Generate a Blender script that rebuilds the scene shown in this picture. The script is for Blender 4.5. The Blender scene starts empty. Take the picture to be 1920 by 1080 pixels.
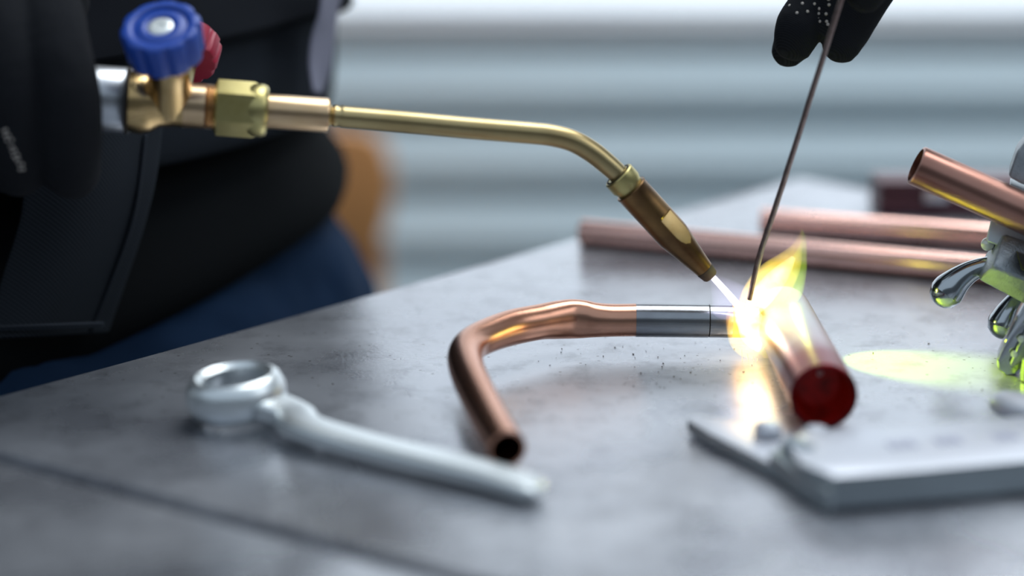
import bpy, bmesh, math, random
from mathutils import Vector, Matrix, Quaternion
random.seed(7)
C = bpy.context.scene.collection
sc = bpy.context.scene
V = Vector
PI = math.pi
# ------------------------------------------------------------------ camera
CAM_H, PITCH, LENS = 0.225, math.radians(15), 70.0
F = 1920 * LENS / 36.0
cd = bpy.data.cameras.new('camera'); cam = bpy.data.objects.new('camera', cd); C.objects.link(cam)
cd.lens = LENS; cd.sensor_width = 36; cd.clip_start = 0.02; cd.clip_end = 60
cam.location = (0, 0, CAM_H); cam.rotation_euler = (PI/2 - PITCH, 0, 0)
cd.dof.use_dof = True; cd.dof.focus_distance = 0.768; cd.dof.aperture_fstop = 2.7; cd.dof.aperture_blades = 0
sc.camera = cam
# ------------------------------------------------------------------ exposure, world, lights
sc.view_settings.view_transform = 'Standard'; sc.view_settings.look = 'None'
sc.view_settings.exposure = 0.0; sc.view_settings.gamma = 1.0; sc.view_settings.use_curve_mapping = False
w = bpy.data.worlds.new('world'); sc.world = w; w.use_nodes = True
w.node_tree.nodes['Background'].inputs[0].default_value = (0.70, 0.84, 1.0, 1)
w.node_tree.nodes['Background'].inputs[1].default_value = 0.72

def area(name, loc, target, sx, sy, power, col=(1, 1, 1)):
    l = bpy.data.lights.new(name, 'AREA'); l.shape = 'RECTANGLE'; l.size = sx; l.size_y = sy
    l.energy = power; l.color = col
    o = bpy.data.objects.new(name, l); C.objects.link(o); o.location = loc
    o.rotation_euler = (V(target) - V(loc)).to_track_quat('-Z', 'Y').to_euler(); return o
area('ceiling_light', (0.5, 1.55, 1.75), (0.3, 1.6, 0), 1.8, 1.0, 38, (0.93, 0.97, 1.0))
area('ceiling_light', (1.9, 0.2, 1.6), (0.1, 0.9, 0), 1.0, 1.0, 6, (0.95, 0.97, 1.0))

# ------------------------------------------------------------------ pixel -> world (real depths)
sp, cp = math.sin(PITCH), math.cos(PITCH)
def ray(x, y):
    a, b = (x - 960) / F, (540 - y) / F
    return V((a, cp + b * sp, -sp + b * cp))
def at_z(x, y, z=0.0):
    d = ray(x, y); t = (z - CAM_H) / d.z
    return V((0, 0, CAM_H)) + d * t
def at_y(x, y, Y):
    d = ray(x, y); return V((0, 0, CAM_H)) + d * (Y / d.y)
def px(n, P):                                    # n photo pixels as metres at point P
    return n * (P.y * cp + (CAM_H - P.z) * sp) / F

# ------------------------------------------------------------------ materials
def mat(name, col, rough=0.5, metal=0.0, noise=None, bump=None, emit=None, spec=0.5, coat=0.0, sheen=0.0, aniso=0.0):
    m = bpy.data.materials.new(name); m.use_nodes = True
    nt = m.node_tree; b = nt.nodes['Principled BSDF']
    b.inputs['Base Color'].default_value = (*col, 1); b.inputs['Roughness'].default_value = rough
    b.inputs['Metallic'].default_value = metal; b.inputs['Specular IOR Level'].default_value = spec
    b.inputs['Coat Weight'].default_value = coat; b.inputs['Sheen Weight'].default_value = sheen
    tc = nt.nodes.new('ShaderNodeTexCoord')
    if noise:                                    # (scale, colour2, low, high, stretch)
        sca, c2, lo, hi = noise[:4]
        n = nt.nodes.new('ShaderNodeTexNoise'); n.inputs['Scale'].default_value = sca; n.inputs['Detail'].default_value = 6
        nt.links.new(tc.outputs['Object'], n.inputs['Vector'])
        r = nt.nodes.new('ShaderNodeValToRGB'); r.color_ramp.elements[0].position = lo; r.color_ramp.elements[1].position = hi
        r.color_ramp.elements[0].color = (*col, 1); r.color_ramp.elements[1].color = (*c2, 1)
        nt.links.new(n.outputs['Fac'], r.inputs['Fac']); nt.links.new(r.outputs['Color'], b.inputs['Base Color'])
    if bump:                                     # (scale, strength, distance)
        n = nt.nodes.new('ShaderNodeTexNoise'); n.inputs['Scale'].default_value = bump[0]; n.inputs['Detail'].default_value = 4
        nt.links.new(tc.outputs['Object'], n.inputs['Vector'])
        bp = nt.nodes.new('ShaderNodeBump'); bp.inputs['Strength'].default_value = bump[1]; bp.inputs['Distance'].default_value = bump[2]
        nt.links.new(n.outputs['Fac'], bp.inputs['Height']); nt.links.new(bp.outputs['Normal'], b.inputs['Normal'])
    if emit:
        b.inputs['Emission Color'].default_value = (*emit[0], 1); b.inputs['Emission Strength'].default_value = emit[1]
    return m
def knit(name, col, c2, scale=900):
    m = mat(name, col, 0.95, spec=0.1)
    nt = m.node_tree; b = nt.nodes['Principled BSDF']; tc = [n for n in nt.nodes if n.type == 'TEX_COORD'][0]
    wv = nt.nodes.new('ShaderNodeTexWave'); wv.inputs['Scale'].default_value = scale / 6.28; wv.bands_direction = 'DIAGONAL'
    wv.inputs['Distortion'].default_value = 0.6
    nt.links.new(tc.outputs['Object'], wv.inputs['Vector'])
    mx = nt.nodes.new('ShaderNodeMixRGB'); mx.inputs[1].default_value = (*col, 1); mx.inputs[2].default_value = (*c2, 1)
    nt.links.new(wv.outputs['Fac'], mx.inputs[0]); nt.links.new(mx.outputs[0], b.inputs['Base Color'])
    bp = nt.nodes.new('ShaderNodeBump'); bp.inputs['Strength'].default_value = 0.25; bp.inputs['Distance'].default_value = 0.0003
    nt.links.new(wv.outputs['Fac'], bp.inputs['Height']); nt.links.new(bp.outputs['Normal'], b.inputs['Normal'])
    return m

M = {}
M['slat'] = mat('painted_shutter', (0.56, 0.68, 0.73), 0.5, noise=(1.3, (0.62, 0.73, 0.77), .3, .7))
M['white_wall'] = mat('white_panel', (0.72, 0.74, 0.75), 0.6, noise=(3, (0.66, 0.68, 0.70), .3, .7))
M['concrete'] = mat('concrete_floor', (0.11, 0.115, 0.12), 0.8, noise=(4, (0.07, 0.07, 0.075), .3, .7), bump=(60, .3, .002))
M['brass'] = mat('brass', (0.58, 0.40, 0.19), 0.27, 1.0, noise=(90, (0.45, 0.30, 0.12), .35, .75), bump=(1500, .08, .0002))
M['brass_yellow'] = mat('brass_yellow', (0.52, 0.45, 0.20), 0.36, 1.0, noise=(120, (0.42, 0.35, 0.13), .35, .75), bump=(1800, .1, .0002))
M['brass_pink'] = mat('brass_rosy', (0.66, 0.47, 0.29), 0.3, 1.0, noise=(70, (0.56, 0.38, 0.2), .3, .8))
M['brass_tube'] = mat('brass_tube', (0.48, 0.38, 0.19), 0.34, 1.0, noise=(40, (0.36, 0.26, 0.12), .35, .75), bump=(900, .06, .0002))
M['nozzle'] = mat('heat_browned_brass', (0.26, 0.15, 0.06), 0.34, 1.0, noise=(60, (0.09, 0.05, 0.028), .35, .7), bump=(900, .1, .0002))
M['nozzle_facet'] = mat('milled_brass', (0.60, 0.43, 0.20), 0.42, 1.0, noise=(150, (0.5, 0.33, 0.13), .3, .7))
M['nozzle_tip'] = mat('sooty_tip', (0.03, 0.024, 0.02), 0.75, 0.2, noise=(200, (0.06, 0.04, 0.03), .4, .7))
M['dark_gap'] = mat('dark_gap', (0.02, 0.015, 0.012), 0.6, 0.3)
M['steel'] = mat('brushed_steel', (0.55, 0.57, 0.60), 0.34, 1.0, bump=(900, .12, .0003))
M['cast'] = mat('cast_zinc', (0.42, 0.45, 0.47), 0.42, 0.9, noise=(300, (0.30, 0.33, 0.35), .3, .7), bump=(1600, .6, .0005))
M['cast_smooth'] = mat('polished_cast', (0.42, 0.45, 0.47), 0.17, 1.0)
M['frost'] = mat('satin_plate', (0.72, 0.78, 0.82), 0.4, 0.35)
M['chrome_tool'] = mat('satin_chrome', (0.66, 0.70, 0.71), 0.33, 0.85)
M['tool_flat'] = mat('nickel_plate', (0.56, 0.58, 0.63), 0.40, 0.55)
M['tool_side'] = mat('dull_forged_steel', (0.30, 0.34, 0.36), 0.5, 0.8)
M['mark'] = mat('stamped_mark', (0.42, 0.43, 0.52), 0.6, 0.4)
M['blue'] = mat('blue_plastic', (0.008, 0.055, 0.34), 0.42, bump=(700, .1, .0003))
M['red'] = mat('red_plastic', (0.34, 0.008, 0.035), 0.4)
M['screw'] = mat('zinc_screw', (0.75, 0.78, 0.76), 0.4, 0.6)
M['copper'] = mat('copper', (0.62, 0.33, 0.23), 0.27, 1.0, noise=(35, (0.50, 0.24, 0.15), .35, .75), bump=(500, .06, .0003))
M['copper_dull'] = mat('dull_copper', (0.90, 0.56, 0.48), 0.17, 1.0, noise=(25, (0.80, 0.46, 0.37), .3, .8))
M['copper_brown'] = mat('used_copper', (0.42, 0.22, 0.17), 0.30, 1.0, noise=(40, (0.33, 0.16, 0.12), .3, .8), bump=(400, .08, .0003))
M['tinned'] = mat('tinned_steel', (0.34, 0.36, 0.38), 0.24, 1.0, noise=(60, (0.25, 0.25, 0.27), .3, .75), bump=(900, .1, .0002))
M['rod'] = mat('rod_metal', (0.36, 0.27, 0.24), 0.3, 1.0, noise=(300, (0.25, 0.17, 0.15), .4, .7), bump=(900, .3, .0003))
M['glove'] = knit('black_knit_glove', (0.009, 0.010, 0.012), (0.015, 0.016, 0.019), 3600)
M['dots'] = mat('grip_rubber', (0.42, 0.38, 0.34), 0.7)
M['jacket'] = knit('black_jacket', (0.007, 0.008, 0.011), (0.012, 0.014, 0.018), 1800)
M['hem'] = knit('charcoal_cloth', (0.022, 0.026, 0.034), (0.030, 0.036, 0.045), 2000)
M['flap'] = knit('charcoal_canvas', (0.020, 0.024, 0.031), (0.034, 0.040, 0.048), 1700)
M['shirt'] = knit('black_shirt', (0.004, 0.005, 0.006), (0.006, 0.007, 0.008), 2000)
M['jeans'] = knit('navy_denim', (0.009, 0.024, 0.055), (0.014, 0.033, 0.075), 2400)
M['trim_cloth'] = mat('grey_webbing', (0.26, 0.26, 0.34), 0.8)
M['skin'] = mat('skin', (0.55, 0.33, 0.24), 0.55)
M['hair'] = mat('dark_hair', (0.03, 0.02, 0.015), 0.7, bump=(200, .6, .004))
M['wood'] = mat('tan_wood', (0.62, 0.29, 0.10), 0.5, noise=(8, (0.52, 0.23, 0.08), .3, .7))
M['maroon'] = mat('maroon_paint', (0.075, 0.018, 0.028), 0.45)
M['crumb'] = mat('burnt_crumb', (0.05, 0.035, 0.03), 0.8)
M['lead_grey'] = mat('slate_metal', (0.12, 0.13, 0.14), 0.5, 0.6)

def table_material():
    m = bpy.data.materials.new('worn_steel_plate'); m.use_nodes = True; nt = m.node_tree; N = nt.nodes; L = nt.links
    b = N['Principled BSDF']; tc = N.new('ShaderNodeTexCoord')
    def noise(scale, detail=5, vec=None, rough=.55):
        n = N.new('ShaderNodeTexNoise'); n.inputs['Scale'].default_value = scale; n.inputs['Detail'].default_value = detail
        n.inputs['Roughness'].default_value = rough
        L.new(vec or tc.outputs['Object'], n.inputs['Vector']); return n
    def ramp(src, stops):
        r = N.new('ShaderNodeValToRGB'); e = r.color_ramp.elements
        while len(e) < len(stops): e.new(0.5)
        for i, (p, c) in enumerate(stops): e[i].position = p; e[i].color = (*c, 1)
        L.new(src.outputs['Fac'], r.inputs['Fac']); return r
    base = ramp(noise(7, 8, rough=.65), [(0.32, (0.36, 0.37, 0.41)), (0.50, (0.52, 0.535, 0.575)), (0.68, (0.63, 0.645, 0.68))])
    fine = ramp(noise(60, 8, rough=.7), [(0.36, (0.55, 0.55, 0.56)), (0.5, (1, 1, 1))])
    mx = N.new('ShaderNodeMixRGB'); mx.blend_type = 'MULTIPLY'; mx.inputs[0].default_value = 0.55
    L.new(base.outputs[0], mx.inputs[1]); L.new(fine.outputs[0], mx.inputs[2])
    # rust-brown stain patches
    st = ramp(noise(3.1, 4), [(0.56, (0, 0, 0)), (0.70, (1, 1, 1))])
    mx2 = N.new('ShaderNodeMixRGB'); mx2.inputs[2].default_value = (0.40, 0.39, 0.40, 1)
    ml = N.new('ShaderNodeMath'); ml.operation = 'MULTIPLY'; ml.inputs[1].default_value = 0.45
    L.new(st.outputs[0], ml.inputs[0]); L.new(ml.outputs[0], mx2.inputs[0]); L.new(mx.outputs[0], mx2.inputs[1])
    # dark specks
    vo = N.new('ShaderNodeTexVoronoi'); vo.inputs['Scale'].default_value = 160; L.new(tc.outputs['Object'], vo.inputs['Vector'])
    vr = N.new('ShaderNodeValToRGB'); vr.color_ramp.elements[0].position = 0.07; vr.color_ramp.elements[1].position = 0.11
    vr.color_ramp.elements[0].color = (0.25, 0.22, 0.2, 1); vr.color_ramp.elements[1].color = (1, 1, 1, 1)
    L.new(vo.outputs['Distance'], vr.inputs['Fac'])
    mx3 = N.new('ShaderNodeMixRGB'); mx3.blend_type = 'MULTIPLY'; mx3.inputs[0].default_value = 0.8
    L.new(mx2.outputs[0], mx3.inputs[1]); L.new(vr.outputs[0], mx3.inputs[2])
    L.new(mx3.outputs[0], b.inputs['Base Color'])
    b.inputs['Metallic'].default_value = 0.75
    rr = N.new('ShaderNodeMapRange'); rr.inputs[3].default_value = 0.20; rr.inputs[4].default_value = 0.38
    n2 = noise(14, 6); L.new(n2.outputs['Fac'], rr.inputs[0]); rr.inputs[1].default_value = .3; rr.inputs[2].default_value = .7
    L.new(rr.outputs[0], b.inputs['Roughness'])
    mp = N.new('ShaderNodeMapping'); mp.inputs['Scale'].default_value = (25, 400, 25); mp.inputs['Rotation'].default_value = (0, 0, .4)
    L.new(tc.outputs['Object'], mp.inputs['Vector'])
    n3 = noise(6, 3, mp.outputs[0]); n4 = noise(700, 3)
    ad = N.new('ShaderNodeMath'); L.new(n3.outputs['Fac'], ad.inputs[0]); L.new(n4.outputs['Fac'], ad.inputs[1])
    bp = N.new('ShaderNodeBump'); bp.inputs['Strength'].default_value = 0.16; bp.inputs['Distance'].default_value = 0.0004
    L.new(ad.outputs[0], bp.inputs['Height']); L.new(bp.outputs[0], b.inputs['Normal'])
    return m
M['plate'] = table_material()

# ------------------------------------------------------------------ mesh helpers
def finish(name, bm, m, parent=None, smooth=True, angle=35):
    bmesh.ops.recalc_face_normals(bm, faces=bm.faces)
    me = bpy.data.meshes.new(name); bm.to_mesh(me); bm.free()
    if m is not None:
        for k in (m if isinstance(m, list) else [m]): me.materials.append(k)
    if smooth:
        for p in me.polygons: p.use_smooth = True
        me.set_sharp_from_angle(angle=math.radians(angle))
    o = bpy.data.objects.new(name, me); C.objects.link(o)
    if parent is not None: o.parent = parent
    return o
def tag(o, label, cat, group=None):
    o['label'] = label; o['category'] = cat
    if group: o['group'] = group
    return o
def thing(name, label, cat, loc, group=None):
    o = bpy.data.objects.new(name, None); C.objects.link(o); o.location = loc; o.empty_display_size = .02
    return tag(o, label, cat, group)
def to_local(o):
    """children were modelled in world coordinates: keep them there under the moved root"""
    bpy.context.view_layer.update()
    for ch in o.children: ch.matrix_parent_inverse = o.matrix_world.inverted()
def catmull(P, n=8):
    out = []; P = [tuple(p) for p in P]; mx_ = max(len(p) for p in P)
    P = [p + (p[-1],) * (mx_ - len(p)) for p in P]
    for i in range(len(P) - 1):
        a, b, c, d = P[max(i-1, 0)], P[i], P[i+1], P[min(i+2, len(P)-1)]
        for k in range(n):
            t = k / n
            out.append(tuple(0.5*((2*b[j]) + (-a[j]+c[j])*t + (2*a[j]-5*b[j]+4*c[j]-d[j])*t*t + (-a[j]+3*b[j]-3*c[j]+d[j])*t**3) for j in range(len(b))))
    out.append(P[-1]); return out
def sweep(bm, pts, seg=24, caps=True, up=V((0, 0, 1)), hollow=None, sq=1.0):
    """pts: (x,y,z,r[,rv]); r across, rv along the carried normal"""
    P = [V(p[:3]) for p in pts]; n = len(P)
    T = [(P[min(i+1, n-1)] - P[max(i-1, 0)]).normalized() for i in range(n)]
    N = (up - T[0] * up.dot(T[0]))
    if N.length < 1e-3: N = V((1, 0, 0)) - T[0] * T[0].x
    N.normalize(); rings = []; inner = []
    for i in range(n):
        N = (N - T[i] * N.dot(T[i])).normalized(); B = T[i].cross(N)
        r = pts[i][3]; rv = pts[i][4] if len(pts[i]) > 4 else r
        pw_ = lambda v: math.copysign(abs(v)**sq, v)
        rings.append([bm.verts.new(P[i] + B*(pw_(math.cos(a))*r) + N*(pw_(math.sin(a))*rv)) for a in [2*PI*k/seg for k in range(seg)]])
        if hollow: inner.append([bm.verts.new(P[i] + B*(math.cos(a)*(r-hollow)) + N*(math.sin(a)*(rv-hollow))) for a in [2*PI*k/seg for k in range(seg)]])
    def skin(A, B_, flip=False):
        for k in range(seg):
            q = (A[k], A[(k+1) % seg], B_[(k+1) % seg], B_[k])
            bm.faces.new(q if not flip else q[::-1])
    for i in range(n-1):
        skin(rings[i], rings[i+1])
        if hollow: skin(inner[i], inner[i+1], True)
    if hollow: skin(inner[0], rings[0]); skin(rings[-1], inner[-1])
    elif caps:
        bm.faces.new(rings[0][::-1]); bm.faces.new(rings[-1])
    return rings
def tube(name, pts, m, parent=None, seg=24, smooth_n=0, hollow=None, up=V((0, 0, 1)), angle=40, sq=1.0):
    if smooth_n: pts = catmull([tuple(p) for p in pts], smooth_n)
    bm = bmesh.new(); sweep(bm, pts, seg, True, up, hollow, sq); return finish(name, bm, m, parent, angle=angle)
def lathe(name, prof, origin, axis, m, parent=None, seg=40, angle=35, shape=None, ref=None, closed=False):
    """prof: (h, r) along axis from origin; shape(angle, i) multiplies r"""
    bm = bmesh.new(); A = V(axis).normalized(); O = V(origin)
    N = V(ref) if ref is not None else (V((0, 0, 1)) if abs(A.z) < .9 else V((1, 0, 0)))
    N = (N - A * N.dot(A)).normalized(); B = A.cross(N); rings = []
    for i, (h, r) in enumerate(prof):
        rings.append([bm.verts.new(O + A*h + (B*math.cos(a) + N*math.sin(a)) * (r * (shape(a, i) if shape else 1))) for a in [2*PI*k/seg for k in range(seg)]])
    for i in range(len(rings)-1):
        for k in range(seg): bm.faces.new((rings[i][k], rings[i][(k+1) % seg], rings[i+1][(k+1) % seg], rings[i+1][k]))
    if closed:
        for k in range(seg): bm.faces.new((rings[-1][k], rings[-1][(k+1) % seg], rings[0][(k+1) % seg], rings[0][k]))
    elif prof[0][1] > 1e-4 or len(prof) < 3:
        bm.faces.new(rings[0][::-1])
    if not closed and prof[-1][1] > 1e-4: bm.faces.new(rings[-1])
    bmesh.ops.remove_doubles(bm, verts=bm.verts, dist=1e-7)
    return finish(name, bm, m, parent, angle=angle)
def prism(name, poly, z0, z1, m, parent=None, bevel=0.0, side_mat=None, mtx=None, segs=2):
    """poly of (x,y); extruded z0..z1 and bevelled"""
    bm = bmesh.new(); lo = [bm.verts.new((p[0], p[1], z0)) for p in poly]; hi = [bm.verts.new((p[0], p[1], z1)) for p in poly]
    n = len(poly); bm.faces.new(lo[::-1]); bm.faces.new(hi)
    for i in range(n): bm.faces.new((lo[i], lo[(i+1) % n], hi[(i+1) % n], hi[i]))
    bmesh.ops.recalc_face_normals(bm, faces=bm.faces)
    if bevel: bmesh.ops.bevel(bm, geom=list(bm.edges), offset=bevel, segments=segs, affect='EDGES', profile=.6)
    if side_mat:
        bm.normal_update()
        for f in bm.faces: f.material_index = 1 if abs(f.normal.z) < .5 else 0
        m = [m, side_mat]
    if mtx is not None: bmesh.ops.transform(bm, matrix=mtx, verts=bm.verts)
    return finish(name, bm, m, parent, angle=30)
def chain(bm, pts, seg=16, n=5, up=V((0, 0, 1))):
    pts = catmull([tuple(p) for p in pts], n)
    a = pts[0]; b = pts[-1]
    # rounded ends
    def cap(p, q_, rr):
        d = (V(p[:3]) - V(q_[:3])).normalized(); out = []
        for k in (35, 62, 82):
            t = math.radians(k); o_ = V(p[:3]) + d*(math.sin(t)*p[3]*.9); out.append((o_.x, o_.y, o_.z) + tuple(v*math.cos(t) for v in p[3:]))
        return out
    pre = cap(a, pts[1], a[3])[::-1]; post = cap(b, pts[-2], b[3])
    sweep(bm, pre + pts + post, seg, True, up)
def box(name, c, size, m, parent=None, bevel=0.0, rot=None, segs=2):
    x, y, z = size[0]/2, size[1]/2, size[2]/2
    R_ = rot if rot is not None else Matrix.Identity(4)
    return prism(name, [(-x, -y), (x, -y), (x, y), (-x, y)], -z, z, m, parent, bevel, mtx=Matrix.Translation(V(c)) @ R_, segs=segs)

# ================================================================== SETTING
floor = box('floor', (0, 1.2, -0.92), (9, 7, 0.04), M['concrete']); floor['kind'] = 'structure'
WY = 2.5
M['grey_wall'] = mat('grey_workshop_wall', (0.16, 0.17, 0.18), 0.7, noise=(2, (0.13, 0.14, 0.15), .3, .7))
for nm, c_, sz_ in (('wall_front', (0, -2.2, .3), (9, .06, 2.4)), ('wall_left', (-4.25, .2, .3), (.06, 4.7, 2.4)), ('wall_right', (4.25, .2, .3), (.06, 4.7, 2.4))):
    wl = box(nm, c_, sz_, M['grey_wall']); wl['kind'] = 'structure'
wall = box('wall_back', (0, WY + 0.075, 0.22), (9, 0.06, 2.28), M['white_wall']); wall['kind'] = 'structure'
# corrugated shutter boards, each one its own piece of the wall
Pd = 0.0935; z_first = -0.119
prof = [(0.0, 0.0), (-0.002, 0.10), (-0.036, 0.30), (-0.044, 0.42), (-0.042, 0.52), (-0.036, 0.62), (-0.034, 0.84), (-0.028, 0.92), (-0.010, 0.985), (0.0, 1.0)]
bm = bmesh.new(); A = []; B = []
for (dy, t) in prof:
    A.append(bm.verts.new((-4.2, dy, t*Pd))); B.append(bm.verts.new((4.2, dy, t*Pd)))
bA = bm.verts.new((-4.2, .03, Pd)); bB = bm.verts.new((4.2, .03, Pd)); cA = bm.verts.new((-4.2, .03, 0)); cB = bm.verts.new((4.2, .03, 0))
LA = A + [bA, cA]; LB = B + [bB, cB]
for i in range(len(LA)): j = (i+1) % len(LA); bm.faces.new((LA[i], LA[j], LB[j], LB[i]))
bm.faces.new(LA); bm.faces.new(LB)
slat0 = finish('slat', bm, M['slat'], wall, angle=25)
for k in range(9):
    o = slat0 if k == 0 else slat0.copy()
    if k: C.objects.link(o)
    o.parent = wall; o.location = (0, WY, z_first - 0.012 - Pd*(k+1))
# narrow pale sill, then a band of daylit frosted windows
sill = [(0, 0), (-.002, .10*Pd), (-.036, .30*Pd), (-.044, .38*Pd), (-.044, .44*Pd), (0.0, .46*Pd)]
trim = prism('trim_1', sill, -4.2, 4.2, M['white_wall'], mtx=Matrix.Translation((0, WY, z_first-.012)) @ Matrix(((0, 0, 1, 0), (1, 0, 0, 0), (0, 1, 0, 0), (0, 0, 0, 1)))); trim['kind'] = 'structure'
M['pane'] = mat('daylit_frosted_glass', (0.8, 0.85, 0.9), 0.4, emit=((0.84, 0.91, 0.97), 0.82))
for wi, wx in enumerate((-3.3, -1.65, 0, 1.65, 3.3)):
    wn = box('window_%d' % (wi+1), (wx, WY+.03, .365), (1.64, .05, .905), M['white_wall'], bevel=.004); wn['kind'] = 'structure'
    for pz_ in (-.225, .225): box('pane', (wx, WY-.002, .365 + pz_), (1.60, .012, .435), M['pane'], wn, bevel=.002)

# ================================================================== WORKBENCH
corner = at_z(1500, 333); left_pt = at_z(0, 741)
e1 = (left_pt - corner).normalized(); e2 = V((-e1.y, e1.x, 0))
if e2.x < 0: e2 = -e2
Tm = Matrix(((e1.x, e2.x, 0, corner.x), (e1.y, e2.y, 0, corner.y), (0, 0, 1, 0), (0, 0, 0, 1)))
bench = thing('workbench', 'grey worn steel workbench plate carrying the tools and copper pipes', 'workbench', (corner.x, corner.y, -0.9))
def uv_(p): d = p - corner; return (d.dot(e1), d.dot(e2))
ga, gb = uv_(at_z(0, 846)), uv_(at_z(700, 1030)); gk = (gb[0]-ga[0]) / (gb[1]-ga[1])
def gu(v, o=0): return ga[0] + gk*(v - ga[1]) + o
prism('steel_plate', [(0, 0), (gu(0), 0), (gu(1.15), 1.15), (0, 1.15)], -0.012, 0.0, M['plate'], bench, bevel=.0016, mtx=Tm)
prism('steel_plate', [(gu(0, .008), 0), (0.86, 0), (0.86, 1.15), (gu(1.15, .008), 1.15)], -0.012, 0.0, M['plate'], bench, bevel=.0016, mtx=Tm)
prism('support_frame', [(0.02, 0.02), (0.84, 0.02), (0.84, 1.13), (0.02, 1.13)], -0.07, -0.0122, M['lead_grey'], bench, bevel=.002, mtx=Tm)
for (u, v) in ((.05, .05), (.81, .05), (.05, 1.10), (.81, 1.10)):
    prism('leg', [(u-.025, v-.025), (u+.025, v-.025), (u+.025, v+.025), (u-.025, v+.025)], -0.9, -0.0702, M['lead_grey'], bench, bevel=.002, mtx=Tm)
to_local(bench)

# ================================================================== COPPER PIPE (being brazed)
RP = 0.0117
far_c = at_z(1466, 590, RP); near_c = at_z(1545, 744, RP)
ax = (near_c - far_c).normalized(); plen = (near_c - far_c).length
def pipe_mat():
    m = mat('heated_copper_pipe', (0.5, 0.5, 0.5), 0.31, 1.0, bump=(300, .12, .0004)); nt = m.node_tree; b = nt.nodes['Principled BSDF']
    tc = [n for n in nt.nodes if n.type == 'TEX_COORD'][0]
    sx = nt.nodes.new('ShaderNodeSeparateXYZ'); nt.links.new(tc.outputs['Object'], sx.inputs[0])
    n = nt.nodes.new('ShaderNodeTexNoise'); n.inputs['Scale'].default_value = 55; nt.links.new(tc.outputs['Object'], n.inputs['Vector'])
    ma = nt.nodes.new('ShaderNodeMath'); ma.operation = 'MULTIPLY_ADD'; ma.inputs[1].default_value = 0.02; nt.links.new(n.outputs['Fac'], ma.inputs[0]); nt.links.new(sx.outputs['Z'], ma.inputs[2])
    mr = nt.nodes.new('ShaderNodeMapRange'); mr.inputs[1].default_value = 0.0; mr.inputs[2].default_value = plen + .01
    nt.links.new(ma.outputs[0], mr.inputs[0])
    r = nt.nodes.new('ShaderNodeValToRGB'); e = r.color_ramp.elements
    e[0].position = 0; e[0].color = (0.44, 0.43, 0.38, 1); e[1].position = 1; e[1].color = (0.16, 0.012, 0.016, 1)
    for p_, c_ in ((.45, (0.50, 0.48, 0.48)), (.70, (0.46, 0.38, 0.39)), (.84, (0.20, 0.03, 0.04))):
        k = e.new(p_); k.color = (*c_, 1)
    nt.links.new(mr.outputs[0], r.inputs[0]); nt.links.new(r.outputs[0], b.inputs['Base Color']); return m
pm = pipe_mat()
W_ = 0.0011
prof = [(0, RP-W_), (0.0003, RP), (plen-.0006, RP), (plen, RP-.0005), (plen, RP-W_), (plen*.5, RP-W_-.0001), (0.001, RP-W_)]
q = V((0, 0, 1)).rotation_difference(ax)
wide = lathe('copper_pipe', prof, (0, 0, 0), (0, 0, 1), pm, seg=64, closed=True)
wide.location = far_c; wide.rotation_mode = 'QUATERNION'; wide.rotation_quaternion = q
tag(wide, 'short wide copper pipe, dark red towards its open end, heated by the flame', 'pipe')
M['ember'] = mat('red_oxide_inside', (0.24, 0.004, 0.005), 0.30, 0.6, noise=(110, (0.02, 0.002, 0.003), .40, .62), emit=((1.0, 0.03, 0.01), 0.02))
plug = lathe('inner_wall', [(plen-.014, .0001), (plen-.0135, RP-W_-.0025), (plen-.011, RP-W_-.0005), (plen-.0008, RP-W_-.0003), (plen-.0008, RP-W_-.0006), (plen-.0105, RP-W_-.0009), (plen-.013, RP-W_-.0030), (plen-.0133, .0001)], (0, 0, 0), (0, 0, 1), M['ember'], wide, seg=48)
plug['label'] = 'glowing dark red inside of the pipe'
lathe('solder_bead', [(0, .0001), (.0006, .0011), (.0016, .0011), (.0022, .0001)], (0.0004, 0.0045, plen-.0142), (0, 0, 1), M['screw'], wide, seg=16)['label'] = 'small grey bead inside the pipe mouth'

# ================================================================== BENT TUBE
RT = 0.0064
bend = thing('bent_copper_tube', 'thin copper tube bent in a U with a crimped bend and a tinned sleeve', 'pipe', at_z(1300, 640))
Yj = 0.747
def T(x, y, z, r=RT, rv=None):
    P = at_z(x, y, z); return (P.x, P.y, P.z, r, rv or r)
jx = at_z(1420, 603, .0125)
pts = [T(1192, 600, .0128), T(1150, 600.5, .0130), T(1118, 600, .0134, RT*.99, RT*1.06), T(1095, 598.5, .0138, RT*.92, RT*1.17), T(1070, 598, .0142, RT*.90, RT*1.22), T(1042, 600, .0146, RT*.96, RT*1.17), T(1010, 604, .0150, RT, RT*1.08),
       T(960, 614, .0152, RT*1.0, RT*1.08), T(915, 629, .0152, RT*1.02, RT*1.02), T(884, 646, .0148), T(872, 668, .0140), T(878, 700, .0126), T(898, 745, .0105), T(924, 795, .0083), T(951, 842, .0067)]
bt = tube('tube_wall', pts, M['copper'], bend, seg=32, smooth_n=8, hollow=.0010)
s0 = T(1192, 600, .0128, RT+.0002); s1 = T(1328, 601.5, .0126, RT+.0002)
tube('tinned_sleeve', [s0, s1], M['tinned'], bend, seg=40)['label'] = 'grey tinned sleeve on the copper tube'
tube('seam_ring', [T(1328, 601.5, .0126, RT-.0002), T(1330, 601.5, .0126, RT-.0002)], M['dark_gap'], bend, seg=40)
tube('tinned_sleeve', [T(1330, 601.6, .0126, RT+.0001), T(1372, 602.2, .0125, RT+.0001)], M['tinned'], bend, seg=40)['label'] = 'short grey tinned end ring'
M['hot_copper'] = mat('glowing_copper', (0.7, 0.32, 0.13), 0.35, 1.0, emit=((1.0, 0.33, 0.06), 0.55))
tube('hot_end', [T(1372, 602.2, .0125), T(1421, 603, .0124)], M['hot_copper'], bend, seg=40)['label'] = 'orange glowing end of the copper tube'
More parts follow.
